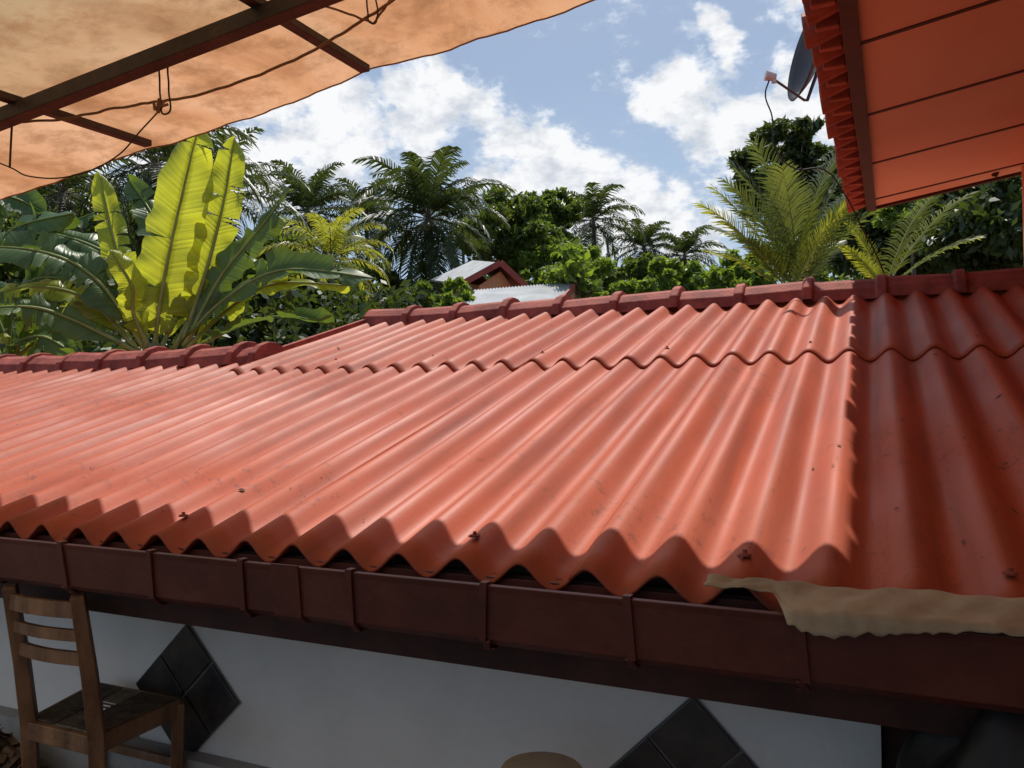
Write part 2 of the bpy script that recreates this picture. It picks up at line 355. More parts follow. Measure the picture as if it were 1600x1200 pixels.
b=MB(); b.box(.001,1.5,1.95,2.02,0,E-.30); b.obj('dark_opening_panel',M['fascia'],house)  # dark brown panel; its colour stands in for the dark opening beside the wall
b=MB(); b.box(-7,-.01,1.86,1.918,0,.20); b.obj('plinth',M['plinth'],house)
b=MB(); b.box(-7,1.5,7.3,7.4,0,E-.12); b.box(-7,-6.9,2.03,5.7,0,E-.25); b.box(-7,UL-.1,5.6,5.7,0,E-.33)
b.v+=[(UL,DL-.3,zr(DL)-.35),(UL,DR,zr(DR)-.03),(UL,7.3,E-.12),(UL,7.3,.0),(UL,DL-.3,0)]; n0=len(b.v); b.f.append((n0-5,n0-4,n0-3,n0-2,n0-1))
b.obj('other_walls',M['wall'],house)
b=MB(); gb=MB()
for cu in (-3.62,-2.0,-.40):
    cz=E-.875; h=.222
    gb.v+=[(cu-h,1.914,cz),(cu,1.914,cz-h),(cu+h,1.914,cz),(cu,1.914,cz+h)]; n0=len(gb.v); gb.f.append((n0-4,n0-3,n0-2,n0-1))
    q=h/2; g2=q-.006
    for (du,dz) in ((q,0),(-q,0),(0,q),(0,-q)):
        y0,y1=1.906,1.9135; n0=len(b.v)
        for y in (y0,y1): b.v+=[(cu+du-g2,y,cz+dz),(cu+du,y,cz+dz-g2),(cu+du+g2,y,cz+dz),(cu+du,y,cz+dz+g2)]
        b.f+=[(n0,n0+1,n0+2,n0+3)]+[(n0+kk,n0+4+kk,n0+4+(kk+1)%4,n0+(kk+1)%4) for kk in range(4)]
b.obj('diamond_tiles',M['tile'],house,bevel=.002); gb.obj('diamond_grout',M['grout'],house)

# ---------------------------------------------------------------- right house
RT=-.021
rh=empty('neighbour_house'); rh.rotation_euler=(0,0,RT); rh.location=(6*RT,.002,0)
ZH=1.45+E; SL=.15; DE=6.0
b=MB()
b.v+=[(0,-1.5,ZH),(2.2,-1.5,ZH+2.2*SL),(2.2,DE,ZH+2.2*SL),(0,DE,ZH)]; b.f.append((0,1,2,3)); b.obj('soffit',M['soffit'],rh,solid=.01)
b=MB()
for D in (-.77,.05,.87,1.69,2.51,3.33,4.15,4.97,5.8):
    b.beam((0.02,D,ZH-.006),(2.2,D,ZH-.006+2.18*SL),.022,.012)
b.obj('soffit_battens',M['batten'],rh)
b=MB(); b.box(-.03,-.005,-1.5,DE+.02,ZH-.03,ZH+.10); b.box(-.005,.03,-1.5,DE+.02,ZH-.035,ZH-.012)
b.beam((0,DE+.03,ZH+.03),(2.2,DE+.03,ZH+.03+2.2*SL),.03,.11); b.obj('fascia_board',M['batten'],rh)
b=MB(); PT=.185
nd=int((DE+.08+1.5)/PT*12)
v=[];rows=[(-.145,.025),(-.13,.03),(.25,.10),(.9,.22),(2.2,.44)]
for (u,z) in rows:
    for i in range(nd+1):
        D=-1.5+i*(DE+.08+1.5)/nd; ph=(D/PT)%1.0
        hump=abs(math.sin(math.pi*ph))**.6*.06
        v.append((u,D,ZH+z+hump))
m=nd+1; b.v=v
for r in range(len(rows)-1):
    for i in range(nd): a=r*m+i; b.f.append((a,a+1,a+m+1,a+m))
b.obj('roof_tiles',M['ctile'],rh,solid=.018)
b=MB(); D=-1.5; rt_=random.Random(4)
while D<DE:
    j=rt_.uniform(-.012,.012)
    b.tube([(-.158+j,D+.092,ZH+.030),(-.12,D+.092,ZH+.035),(-.02,D+.092,ZH+.055)],[.070,.064,.05],14)
    b.box(-.12,-.035,D-.016,D+.016,ZH-.02,ZH+.045)
    D+=PT
b.obj('tile_ends',M['ctile'],rh,bevel=.005)
b=MB(); b.box(.87,2.2,-1.5,DE-.1,0,ZH+.13); b.obj('house_wall',M['orwall'],rh)
dp=MB(); dp.tube([px_to_world(1562,272,5.05),px_to_world(1580,232,5.0),px_to_world(1600,200,4.95)],.018,8); o=dp.obj('downpipe',M['batten'],rh); o.matrix_parent_inverse=rh.matrix_basis.inverted()

# ---------------------------------------------------------------- satellite dish
sd=empty('satellite_dish')
cen=px_to_world(1277,80,4.75); ax=(wv(-1,.0,.20)).normalized()
a1=ax.cross(Vector((0,0,1))).normalized(); a2=a1.cross(ax).normalized()
b=MB(); R=.255; nr,na=8,36
for i in range(nr+1):
    r=R*i/nr
    for j in range(na):
        t=2*math.pi*j/na; p=cen+a1*(r*math.cos(t))+a2*(r*1.05*math.sin(t))+ax*(r*r*1.3-.04); b.v.append(tuple(p))
for i in range(nr):
    for j in range(na): a=i*na+j; b.f.append((a,a+na,i*na+na+(j+1)%na,i*na+(j+1)%na))
b.obj('reflector',M['dish'],sd,smooth=True,solid=.008)
b=MB(); lnb=px_to_world(1216,112,4.6); low=cen-a2*R*1.05
b.tube([cen-ax*.06,cen-a2*R*1.05-ax*.02,low],[.012,.01,.01],6); b.tube([low,lnb+Vector((0,0,-.015))],.008,6)
foot=cen-ax*.22; b.tube([cen-ax*.05,foot,foot+Vector((.12,0,-.62))],.02,8)
b.obj('arm',M['dish'],sd)
b=MB(); b.tube([lnb-ax*.01,lnb+ax*.05],[.022,.03],10); b.tube([lnb,lnb-Vector((0,0,.035))],.014,8); b.obj('receiver_head',M['lightgrey'],sd)
def curve(name,pts,r,mat,parent=None,smooth=True):
    cu=bpy.data.curves.new(name,'CURVE'); cu.dimensions='3D'; cu.bevel_depth=r; cu.bevel_resolution=2
    s=cu.splines.new('BEZIER'); s.bezier_points.add(len(pts)-1)
    for bp,p in zip(s.bezier_points,pts): bp.co=p; bp.handle_left_type=bp.handle_right_type='AUTO'
    o=bpy.data.objects.new(name,cu); bpy.context.collection.objects.link(o); cu.materials.append(mat); o.parent=parent; return o
curve('coaxial_cable',[px_to_world(1208,118,4.6),px_to_world(1202,140,4.6),px_to_world(1212,175,4.6),px_to_world(1216,225,4.6),px_to_world(1245,258,4.65),px_to_world(1295,262,4.7),px_to_world(1325,300,4.7),px_to_world(1350,350,4.7),px_to_world(1375,400,4.7),px_to_world(1395,455,4.7)],.0045,M['wire'],sd)

# ---------------------------------------------------------------- tarpaulin awning
aw=empty('tarpaulin_awning')
def tz(u,D): return E+1.2+.15*(u+1.52)+.04*(D-2.34)
def De(u): return 2.35+.07*(u+1.52)
b=MB(); nu,nd=150,60; ua,ub=-5.2,-.16; hem=[]
for j in range(nd+1):
    for i in range(nu+1):
        u=ua+(ub-ua)*i/nu; t=j/nd; D=-1.6+(De(u)+1.6+.008*math.sin(u*5)+.004*math.sin(u*17)+.0015*math.sin(u*90))*t
        sag=-.016*math.sin(math.pi*((u+1.59)/.96%1))*(.4+.6*t)
        wr=.004*math.sin(u*11+D*3)+.004*math.sin(D*9+u*4)+.0025*math.sin(u*31+D*6)
        z=tz(u,D)+.045+sag*.6+wr
        if t>.985: z-=.010
        b.v.append((u,D,z))
        if j==nd: hem.append((u,D,z))
for j in range(nd):
    for i in range(nu): a=j*(nu+1)+i; b.f.append((a,a+1,a+nu+2,a+nu+1))
b.obj('sheet',M['tarp'],aw,smooth=True)
b=MB(); b.tube(hem,.0035,6); b.obj('hem_cord',M['rope'],aw,smooth=True)
b=MB()
def bm(u): return 1.69+.07*(u+2.6)
b.beam((-5.2,bm(-5.2),tz(-5.2,bm(-5.2))-.02),(-.16,bm(-.16),tz(-.16,bm(-.16))-.02),.05,.05)
for u in (-4.47,-3.51,-2.55,-1.59,-.63):
    b.beam((u,-1.6,tz(u,-1.6)+.012),(u,De(u)-.07,tz(u,De(u))+.012),.038,.025)
b.beam((-5.2,-1.2,tz(-5.2,-1.2)-.02),(-.16,-1.2,tz(-.16,-1.2)-.02),.05,.05)
for (u,D) in ((-5.1,-1.2),(-.3,-1.2),(-5.1,bm(-5.1))):
    b.beam((u,D,0),(u,D,tz(u,D)-.03),.05,.05,up=(0,1,0))
b.obj('steel_frame',M['steel'],aw,bevel=.003)
def noisy(pts,n=1,j=.004):
    out=[]
    for i in range(len(pts)-1):
        for k in range(6):
            t=k/6; p=pts[i].lerp(pts[i+1],t); out.append(p+Vector([random.uniform(-j,j) for _ in range(3)]))
    out.append(pts[-1]); return out
curve('rope',noisy([px_to_world(-90,192,2.75),px_to_world(0,186,2.7),px_to_world(90,180,2.65),px_to_world(170,163,2.6),px_to_world(235,152,2.55),px_to_world(300,143,2.5),px_to_world(400,108,2.45),px_to_world(480,72,2.4),px_to_world(540,35,2.35),px_to_world(590,2,2.3),px_to_world(640,-35,2.3)],j=.002),.0045,M['rope'],aw)
curve('rope_upper',noisy([px_to_world(470,-8,2.3),px_to_world(520,2,2.3),px_to_world(580,24,2.32),px_to_world(610,-20,2.3)],j=.002),.0035,M['rope'],aw)
curve('wire_tie',[px_to_world(236,72,2.45),px_to_world(240,110,2.45),px_to_world(243,150,2.5),px_to_world(250,172,2.5),px_to_world(255,130,2.5),px_to_world(253,95,2.45),px_to_world(258,60,2.45)],.003,M['wire'],aw)
curve('wire_tie',[px_to_world(248,158,2.5),px_to_world(215,195,2.55),px_to_world(170,243,2.6),(px_to_world(100,272,2.6)),px_to_world(40,272,2.6),px_to_world(8,258,2.65),px_to_world(-60,230,2.7)],.0025,M['wire'],aw)
curve('wire_tie',[px_to_world(8,180,2.65),px_to_world(7,215,2.65),px_to_world(6,258,2.65)],.0035,M['wire'],aw)
curve('wire_tie',[px_to_world(568,-25,2.3),px_to_world(570,5,2.3),px_to_world(576,25,2.3),px_to_world(584,18,2.3),px_to_world(582,-20,2.3)],.0025,M['wire'],aw)
b=MB()
for q in range(5):
    p=px_to_world(244,158,2.5); b.tube([p+Vector([random.uniform(-.02,.02) for _ in range(3)]),p+Vector([random.uniform(-.022,.022) for _ in range(3)])],.005,6)
b.obj('wire_knot',M['rope'],aw)

# ---------------------------------------------------------------- kraft sheet lying on the eave, lapping over the gutter lip
b=MB(); nu,nd=110,20
random.seed(12); jag=[random.uniform(-.004,.004) for _ in range(nu+1)]
for j in range(nd+1):
    for i in range(nu+1):
        s=i/nu; u=-.285+s*1.10; t=j/nd
        wide=max(0,min(1,(u+.165)/.03))
        z0=E-.294+.02*max(0,u)
        cr_=.0022*math.sin(u*34+t*4)+.0016*math.sin(u*90+t*9)+.0018*math.sin(u*19-t*8)
        drop=(.030*math.exp(-((u+.085)/.06)**2)+.012+.006*math.sin(u*15+1))+jag[i]
        if t<.75:
            q=t/.75; Dw=1.505+(1.392-1.505)*q; zw=z0-.022*q**1.3
        else:
            q=(t-.75)/.25; Dw=1.392-.006*q; zw=z0-.022-drop*q
        Dn=1.505-.05*t; zn=z0-.010*t+jag[i]*.5
        b.v.append((u,Dw*wide+Dn*(1-wide)+jag[i]*.4*t,zw*wide+zn*(1-wide)+cr_))
for j in range(nd):
    for i in range(nu): a=j*(nu+1)+i; b.f.append((a,a+1,a+nu+2,a+nu+1))
b.obj('paper_sheet',M['paper'],None,smooth=True,solid=.0015)

# ---------------------------------------------------------------- chair
ch=empty('wooden_chair')
b=MB()
zs=.385
pl,pr=-2.20,-1.925
for (u,ut) in ((pl,-2.165),(pr,-1.895)):
    b.tube([(u,1.56,.0),(u,1.545,.20),(u,1.535,zs),(u*.4+ut*.6,1.495,zs+.18),(ut,1.445,E-.465)],[.026,.027,.029,.027,.024],4)
fl,fr=-2.30,-1.945
for u in (fl,fr): b.tube([(u,1.83,0),(u,1.83,zs-.005)],[.022,.027],4)
b.obj('legs_and_posts',M['wood'],ch,bevel=.003)
b=MB()
b.beam((pl,1.53,zs-.02),(pr,1.53,zs-.02),.022,.05); b.beam((fl,1.83,zs-.02),(fr,1.83,zs-.02),.022,.05)
b.beam((pl,1.53,zs-.02),(fl,1.83,zs-.02),.024,.05); b.beam((pr,1.53,zs-.02),(fr,1.83,zs-.02),.024,.05)
b.beam((pl,1.555,.16),(pr,1.555,.16),.018,.026); b.beam((pl,1.55,.12),(fl,1.83,.12),.018,.026); b.beam((pr,1.55,.12),(fr,1.83,.12),.018,.026); b.beam((fl,1.83,.2),(fr,1.83,.2),.018,.026)
b.obj('seat_frame',M['wood'],ch,bevel=.003)
b=MB()
for (z,D,h) in ((E-.505,1.45,.042),(E-.575,1.465,.03),(E-.64,1.482,.035)):
    n=8; u1,u2=-2.165-.01,-1.895
    for i in range(n):
        t0,t1=i/n,(i+1)/n; c0=-.018*math.sin(math.pi*t0); c1=-.018*math.sin(math.pi*t1)
        b.beam((u1+(u2-u1)*t0,D+c0,z),(u1+(u2-u1)*t1,D+c1,z),.014,h)
b.obj('back_slats',M['wood'],ch)
b=MB()
for i in range(26):
    t=(i+.5)/26; p=Vector((pl+(fl-pl)*t,1.545+.28*t,zs+.004)); q=Vector((pr+(fr-pr)*t,1.545+.28*t,zs+.004))
    if 8<i<17 and random.random()<.7:
        b.beam(p,p.lerp(q,.3),.006,.003); b.beam(p.lerp(q,.7),q,.006,.003)
    else: b.beam(p,q,.007,.003)
for i in range(26):
    t=(i+.5)/26
    if not (8<i<15): b.beam((pl+(pr-pl)*t,1.54,zs+.007),(fl+(fr-fl)*t,1.825,zs+.007),.007,.003)
for i in range(26):
    p=Vector((-2.08+random.uniform(-.1,.1),1.7+random.uniform(-.1,.1),zs)); b.tube([p,p+Vector((random.uniform(-.06,.06),random.uniform(-.06,.06),random.uniform(-.08,.03)))],.0018,4)
b.obj('cane_seat',M['cane'],ch)

# stool, bag, leaf pile
st=empty('round_stool'); sc=Vector((-.640,1.56,0)); hz=.522
b=MB(); b.tube([sc+Vector((0,0,hz-.03)),sc+Vector((0,0,hz-.004)),sc+Vector((0,0,hz))],[.082,.086,.083],40)
b.obj('stool_top',M['stool'],st)
b=MB()
for a in (0.4,1.97,3.54,5.11):
    b.tube([sc+Vector((.06*math.cos(a),.06*math.sin(a),hz-.03)),sc+Vector((.12*math.cos(a),.12*math.sin(a),0))],.011,8)
b.obj('stool_legs',M['wood'],st)
def lump(name,c,r,mat,seed,amp=.18,n=24,m=40,parent=None):
    random.seed(seed); ph=[(random.uniform(1,7),random.uniform(1,7),random.uniform(0,6),random.uniform(.3,1)) for _ in range(9)]
    b=MB()
    for i in range(n+1):
        th=math.pi*i/n
        for j in range(m):
            f=2*math.pi*j/m; k=1+amp*sum(w*math.sin(round(a)*th+p)*math.cos(round(q)*f+p*2) for a,q,p,w in ph)/3
            b.v.append((c[0]+r[0]*k*math.sin(th)*math.cos(f),c[1]+r[1]*k*math.sin(th)*math.sin(f),max(.01,c[2]+r[2]*k*math.cos(th))))
    for i in range(n):
        for j in range(m): a=i*m+j; b.f.append((a,i*m+(j+1)%m,(i+1)*m+(j+1)%m,(i+1)*m+j))
    return b.obj(name,mat,parent,smooth=True)
lump('black_rubbish_bag',(.24,1.60,.38),(.25,.2,.42),M['black'],5,.25)
b=MB()
random.seed(3)
for i in range(700):
    r=abs(random.gauss(0,.13)); a=random.uniform(0,6.28); x=-2.62+r*math.cos(a)*1.3; y=1.72+r*math.sin(a)*.7; y=min(y,1.84)
    z=.02+max(0,.20-r*.9)*random.random(); s=random.uniform(.012,.035)
    d1=Vector([random.uniform(-1,1) for _ in range(3)]).normalized()*s; d2=Vector([random.uniform(-1,1) for _ in range(3)]).normalized()*s*.7
    p=Vector((x,y,z+.02)); b.quad(p-d1,p-d2,p+d1,p+d2)
b.obj('dry_leaf_pile',M['dry'])

# ---------------------------------------------------------------- banana plants
def banana_leaf(b,pts,width,side,seed,fold=.25,tears=3):
    random.seed(seed)
    pts=[Vector(p) for p in pts]; n=52
    def cr(t):
        k=t*(len(pts)-1); i=min(int(k),len(pts)-2); f=k-i
        p0=pts[max(i-1,0)];p1=pts[i];p2=pts[i+1];p3=pts[min(i+2,len(pts)-1)]
        return .5*((2*p1)+(-p0+p2)*f+(2*p0-5*p1+4*p2-p3)*f*f+(-p0+3*p1-3*p2+p3)*f**3)
    tear=set(random.sample(range(8,n-3),tears)) if tears else set()
    tear2=set(random.sample(range(8,n-3),tears)) if tears else set()
    side=Vector(side).normalized(); ph=random.uniform(0,6)
    lob={}
    cur_l=[0,0]
    for i in range(n):
        if i in tear: cur_l[0]=random.uniform(-.10,.10)
        if i in tear2: cur_l[1]=random.uniform(-.10,.10)
        lob[i]=tuple(cur_l)
    def row(t,sg,lo=0):
        p=cr(t); d=(cr(min(1,t+.01))-cr(max(0,t-.01))).normalized()
        s=(side-d*side.dot(d)).normalized(); nrm=s.cross(d).normalized()
        tt=max(0,(t-.10)/.90); w=width/2*(min(1,(tt*5.0))**.7)*(max(0,1-tt**5))**.6 if tt>0 else 0
        w=max(w,.006)*(1+.05*math.sin(t*37+ph)+.04*math.sin(t*71+ph*2))
        out=[]
        for q in (0,.25,.5,.75,1):
            z=fold*w*q - fold*.9*w*q*q*1.6
            z+=.035*math.sin(t*22+ph+sg)*q*q+.014*math.sin(t*60+ph*sg)*q*q + lo*q*q
            out.append((p+s*sg*w*q*(1-abs(lo)*.8*q)+d*(-.10*w*q*q)+nrm*z, .5+.5*sg*q*.999))
        return out
    for si,(sg,tr) in enumerate(((1,tear),(-1,tear2))):
        for i in range(n):
            t0=i/n; t1=(i+1)/n; lo=lob[i][si]
            prev=row(t0,sg,lo); cur=row(t1,sg,lo); a=prev
            if i in tr:
                a=[(x[0].lerp(y[0],min(1,.8*k/4)),x[1]) for k,(x,y) in enumerate(zip(prev,cur))]
            for k in range(4):
                i0=len(b.v); b.v+=[tuple(a[k][0]),tuple(a[k+1][0]),tuple(cur[k+1][0]),tuple(cur[k][0])]; b.f.append((i0,i0+1,i0+2,i0+3))
                b.uv+=[(t0,a[k][1]),(t0,a[k+1][1]),(t1,cur[k+1][1]),(t1,cur[k][1])]
    b2=MB(); b2.tube([cr(i/20) for i in range(21)],[.022*(1-i/21)+.004 for i in range(21)],6); 
    return b2
def banana(name,px,py,dist,leaves):
    e=empty(name); o=px_to_world(px,py,dist); k=dist/F
    ribs=MB()
    for mk in ('banana_b','banana_g'):
        b=MB()
        for n,(mt,pl,w,side,yy,tears) in enumerate(leaves):
            if mt!=mk: continue
            pts=[o+wv((x-px)*k,yy*j/(len(pl)-1),(py-y)*k) for j,(x,y) in enumerate(pl)]
            r=banana_leaf(b,pts,w*k,wv(*side),n*7+int(px),tears=tears)
            i0=len(ribs.v); ribs.v+=r.v; ribs.f+=[tuple(q+i0 for q in f) for f in r.f]
        if not b.v: continue
        me=bpy.data.meshes.new(mk); me.from_pydata(b.v,[],b.f); me.update()
        uvl=me.uv_layers.new(name='UVMap'); uvl.data.foreach_set('uv',np.array(b.uv,dtype=np.float32).ravel())
        me.polygons.foreach_set('use_smooth',[True]*len(me.polygons))
        bm_=bmesh.new(); bm_.from_mesh(me); bmesh.ops.remove_doubles(bm_,verts=bm_.verts,dist=.0008); bm_.to_mesh(me); bm_.free()
        ob=bpy.data.objects.new('leaves_'+mk[-1],me); bpy.context.collection.objects.link(ob); me.materials.append(M[mk]); ob.parent=e
    ribs.obj('midribs',M['rib'],e,smooth=True)
    s=MB(); top=o+Vector((0,0,.15)); g0=Vector((o.x,o.y,0)); s.tube([g0,g0.lerp(top,.5),top],[.13,.11,.07],12); s.obj('pseudostem',M['stem'],e,smooth=True)
M['rib']=surf('midrib',(.16,.22,.05),(.28,.33,.10),5,.5,.1,30)
M['stem']=surf('banana_stem',(.10,.13,.04),(.22,.2,.09),3,.6,.3,20,stretch=(4,4,.4))
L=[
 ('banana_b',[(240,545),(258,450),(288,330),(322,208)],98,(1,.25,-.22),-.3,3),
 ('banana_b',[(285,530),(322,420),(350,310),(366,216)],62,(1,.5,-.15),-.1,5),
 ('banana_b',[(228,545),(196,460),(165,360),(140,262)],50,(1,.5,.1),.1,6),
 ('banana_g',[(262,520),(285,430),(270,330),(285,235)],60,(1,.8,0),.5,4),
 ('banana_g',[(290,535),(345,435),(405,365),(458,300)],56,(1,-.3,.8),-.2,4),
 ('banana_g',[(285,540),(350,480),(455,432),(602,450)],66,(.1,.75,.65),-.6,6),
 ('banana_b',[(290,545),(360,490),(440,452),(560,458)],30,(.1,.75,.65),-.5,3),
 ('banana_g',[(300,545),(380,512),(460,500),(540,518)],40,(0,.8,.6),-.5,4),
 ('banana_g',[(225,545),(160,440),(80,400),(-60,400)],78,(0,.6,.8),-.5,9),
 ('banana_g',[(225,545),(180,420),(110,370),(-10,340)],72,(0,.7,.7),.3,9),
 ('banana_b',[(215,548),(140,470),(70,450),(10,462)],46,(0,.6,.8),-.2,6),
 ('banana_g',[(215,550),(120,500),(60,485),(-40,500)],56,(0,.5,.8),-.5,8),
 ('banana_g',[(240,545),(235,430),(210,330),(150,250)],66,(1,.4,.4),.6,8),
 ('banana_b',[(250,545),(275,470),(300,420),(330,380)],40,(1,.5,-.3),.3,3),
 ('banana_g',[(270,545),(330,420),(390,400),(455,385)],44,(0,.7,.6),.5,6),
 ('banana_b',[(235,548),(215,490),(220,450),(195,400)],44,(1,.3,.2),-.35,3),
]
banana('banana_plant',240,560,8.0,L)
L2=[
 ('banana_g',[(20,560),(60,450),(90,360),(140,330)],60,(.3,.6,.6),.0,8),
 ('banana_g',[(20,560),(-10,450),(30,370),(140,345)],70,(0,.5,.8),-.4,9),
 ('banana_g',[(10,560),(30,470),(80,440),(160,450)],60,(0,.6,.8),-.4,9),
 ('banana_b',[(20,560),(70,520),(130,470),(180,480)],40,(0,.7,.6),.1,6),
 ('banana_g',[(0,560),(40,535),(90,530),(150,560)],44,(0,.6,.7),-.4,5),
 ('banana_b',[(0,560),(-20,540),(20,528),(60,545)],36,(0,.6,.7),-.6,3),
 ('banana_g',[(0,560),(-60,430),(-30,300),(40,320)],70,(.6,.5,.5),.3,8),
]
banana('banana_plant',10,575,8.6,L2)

# ---------------------------------------------------------------- palms
def palm(name,px,py,dist,Lf,nf=26,mat='palm',elmax=82,elmin=-35,seed=1,nl=34,trunk=True,droop=1.0,wl=.055,young=False,leaflen=.20,azs=None):
    random.seed(seed); e=empty(name); c=px_to_world(px,py,dist); V=[]; rb=MB()
    for k in range(nf):
        if azs: az,el=azs[k][0],azs[k][1]; Lk=Lf*azs[k][2]
        else:
            az=k*2.399963+random.uniform(-.25,.25); el=elmax+(elmin-elmax)*((k+.5)/nf)**1.1+random.uniform(-8,8); Lk=Lf*random.uniform(.85,1.08)*(.85 if el>65 else 1)
        el=math.radians(el); p=Vector(c); n=nl; pts=[Vector(p)]; dirs=[]
        a=el
        for i in range(n):
            t=i/n; a-=droop*(1.5 if not young else .9)/n*(.35+1.3*t)*(1.0 if math.cos(a)>0 else .2)
            d=Vector((math.cos(a)*math.cos(az),math.cos(a)*math.sin(az),math.sin(a))); p=p+d*(Lk/n); pts.append(Vector(p)); dirs.append(d)
        rb.tube(pts[::4]+[pts[-1]],[.018*Lf/3*(1-j/12)+.003 for j in range(len(pts[::4])+1)],4,cap=False)
        hs=Vector((-math.sin(az),math.cos(az),0))
        for i in range(int(n*.14),n):
            t=i/n; d=dirs[i]; up=hs.cross(d).normalized(); 
            if up.z<0: up=-up
            ll=Lk*leaflen*(math.sin(math.pi*(.12+.80*t))**.7)
            for sg in (-1,1):
                w=wl*Lf/3*random.uniform(.8,1.2); q=pts[i]+d*random.uniform(0,Lk/n)
                dv=(hs*sg*1.0+d*(.55+.5*t)+up*random.uniform(.05,.35)).normalized()
                m1=q+dv*ll*.5*random.uniform(.9,1.1)
                dv2=(dv+Vector((0,0,-random.uniform(.5,1.1)*(1 if not young else .45)))).normalized(); m2=m1+dv2*ll*.6
                wd=(d+up*.3).normalized()*w
                V+= [q-wd*.5,q+wd*.5,m1+wd*.45,m1-wd*.45, m1-wd*.45,m1+wd*.45,m2+wd*.08,m2-wd*.08]
    np_obj('fronds',np.array([tuple(v) for v in V]),4,M[mat],e)
    rb.obj('frond_stalks',M['rib'] if dist<15 else M['bark'],e)
    if trunk:
        tb=MB(); g0=Vector((c.x+dist*.01,c.y,0)); pp=[g0.lerp(c,t)+Vector((.25*math.sin(t*2.6),0,0))*(1-t) for t in (0,.1,.25,.5,.75,1)]
        r=Lf*.038; tb.tube(pp,[r*1.5,r*1.15,r,r*.9,r*.85,r*.9],10); 
        tb.obj('trunk',M['bark'],e,smooth=True)
        cb=MB(); random.seed(seed)
        for q in range(7):
            a=random.uniform(0,6.28); pc=c+Vector((math.cos(a)*r*2,math.sin(a)*r*2,-r*2.5)); cb.tube([pc+Vector((0,0,r)),pc,pc-Vector((0,0,r))],[r*.4,r*1.0,r*.4],8)
        cb.obj('coconuts',M['stem'],e,smooth=True)
palm('coconut_palm',668,340,24,3.0,42,seed=2,elmin=-62,nl=50,droop=.95,wl=.06,leaflen=.21)
palm('coconut_palm',478,330,34,3.2,34,seed=5,elmin=-50,droop=1.0,wl=.075,nl=40)
palm('coconut_palm',928,342,40,3.0,28,seed=8,elmin=-40,droop=1.05,wl=.085)
palm('coconut_palm',1008,386,44,2.8,28,seed=9,elmin=-35,droop=1.05,wl=.085)
palm('coconut_palm',1072,398,42,2.6,28,seed=12,elmin=-35,droop=1.05,wl=.085)
palm('coconut_palm',570,340,38,3.0,28,seed=14,droop=1.05,wl=.085)
palm('coconut_palm',720,330,44,2.6,24,seed=19,droop=1.05,wl=.085)
palm('coconut_palm',235,255,18,2.9,34,seed=15,elmin=-70,droop=1.1,wl=.06)
palm('coconut_palm',345,300,22,2.6,32,seed=25,elmin=-60,droop=1.05,wl=.065)
palm('young_coconut_palm',515,405,16,1.6,22,'palmy',seed=21,elmin=-10,wl=.06)
palm('coconut_palm',90,300,20,3.0,30,seed=31,elmin=-60)
vr=YAW
young=[(vr+math.pi-.2,76,1.05),(vr+math.pi+.2,66,.95),(vr+math.pi-.4,52,.8),(vr+math.pi+.3,83,1.1),(vr+.1,85,1.15),(vr-.3,79,1.05),(vr+.4,70,.9),(vr+1.5,78,1.05),(vr+2.2,68,.9),(vr+math.pi+.6,40,.65),(vr-1.0,62,.8),(vr-.6,56,.8),(vr+.7,50,.7),(vr+math.pi+1.0,72,.9)]
palm('young_coconut_palm',1252,455,9.5,1.7,len(young),'palmn',seed=41,young=True,azs=young,wl=.045,leaflen=.21,nl=60,trunk=False,droop=.6)
yl=[(vr+math.pi-.1,68,1.05),(vr+math.pi+.15,56,1.0),(vr+.05,82,1.2),(vr+math.pi-.3,44,.75),(vr-.8,66,.8)]
palm('young_coconut_palm',1238,462,9.2,1.5,len(yl),'palmy',seed=43,young=True,azs=yl,wl=.05,leaflen=.21,nl=60,trunk=False,droop=.6)
yl=[(vr+.1,60,1.2),(vr+math.pi,75,.7),(vr-.2,42,.9),(vr+.3,70,1.1),(vr+math.pi+.4,50,.6)]
palm('young_coconut_palm',1385,455,9.8,1.4,len(yl),'palmy',seed=44,young=True,azs=yl,wl=.05,leaflen=.20,nl=50,trunk=False,droop=.6)

# ---------------------------------------------------------------- broadleaf trees
def leaves_at(centers,radii,per,size,rng,aspect=.5):
    out=[]
    for c,r in zip(centers,radii):
        n=int(per*(r/np.mean(radii))**2)
        d=rng.normal(size=(n,3)); d/=np.linalg.norm(d,axis=1)[:,None]
        rr=r*(rng.random(n)**.4)[:,None]*(1+.15*rng.normal(size=(n,1)))
        p=c+d*rr*np.array([1,1,.8])
        a=rng.normal(size=(n,3))+d*.6; a[:,2]-=.3; a/=np.linalg.norm(a,axis=1)[:,None]
        bb=rng.normal(size=(n,3)); bb-=a*np.sum(a*bb,axis=1)[:,None]; bb/=np.linalg.norm(bb,axis=1)[:,None]
        s=(size*rng.uniform(.6,1.3,size=n))[:,None]
        A=a*s; B=bb*s*aspect
        q=np.stack([p-A,p+B*.9-A*.1,p+A,p-B*.9-A*.1],axis=1)
        out.append(q.reshape(-1,3))
    return np.concatenate(out)
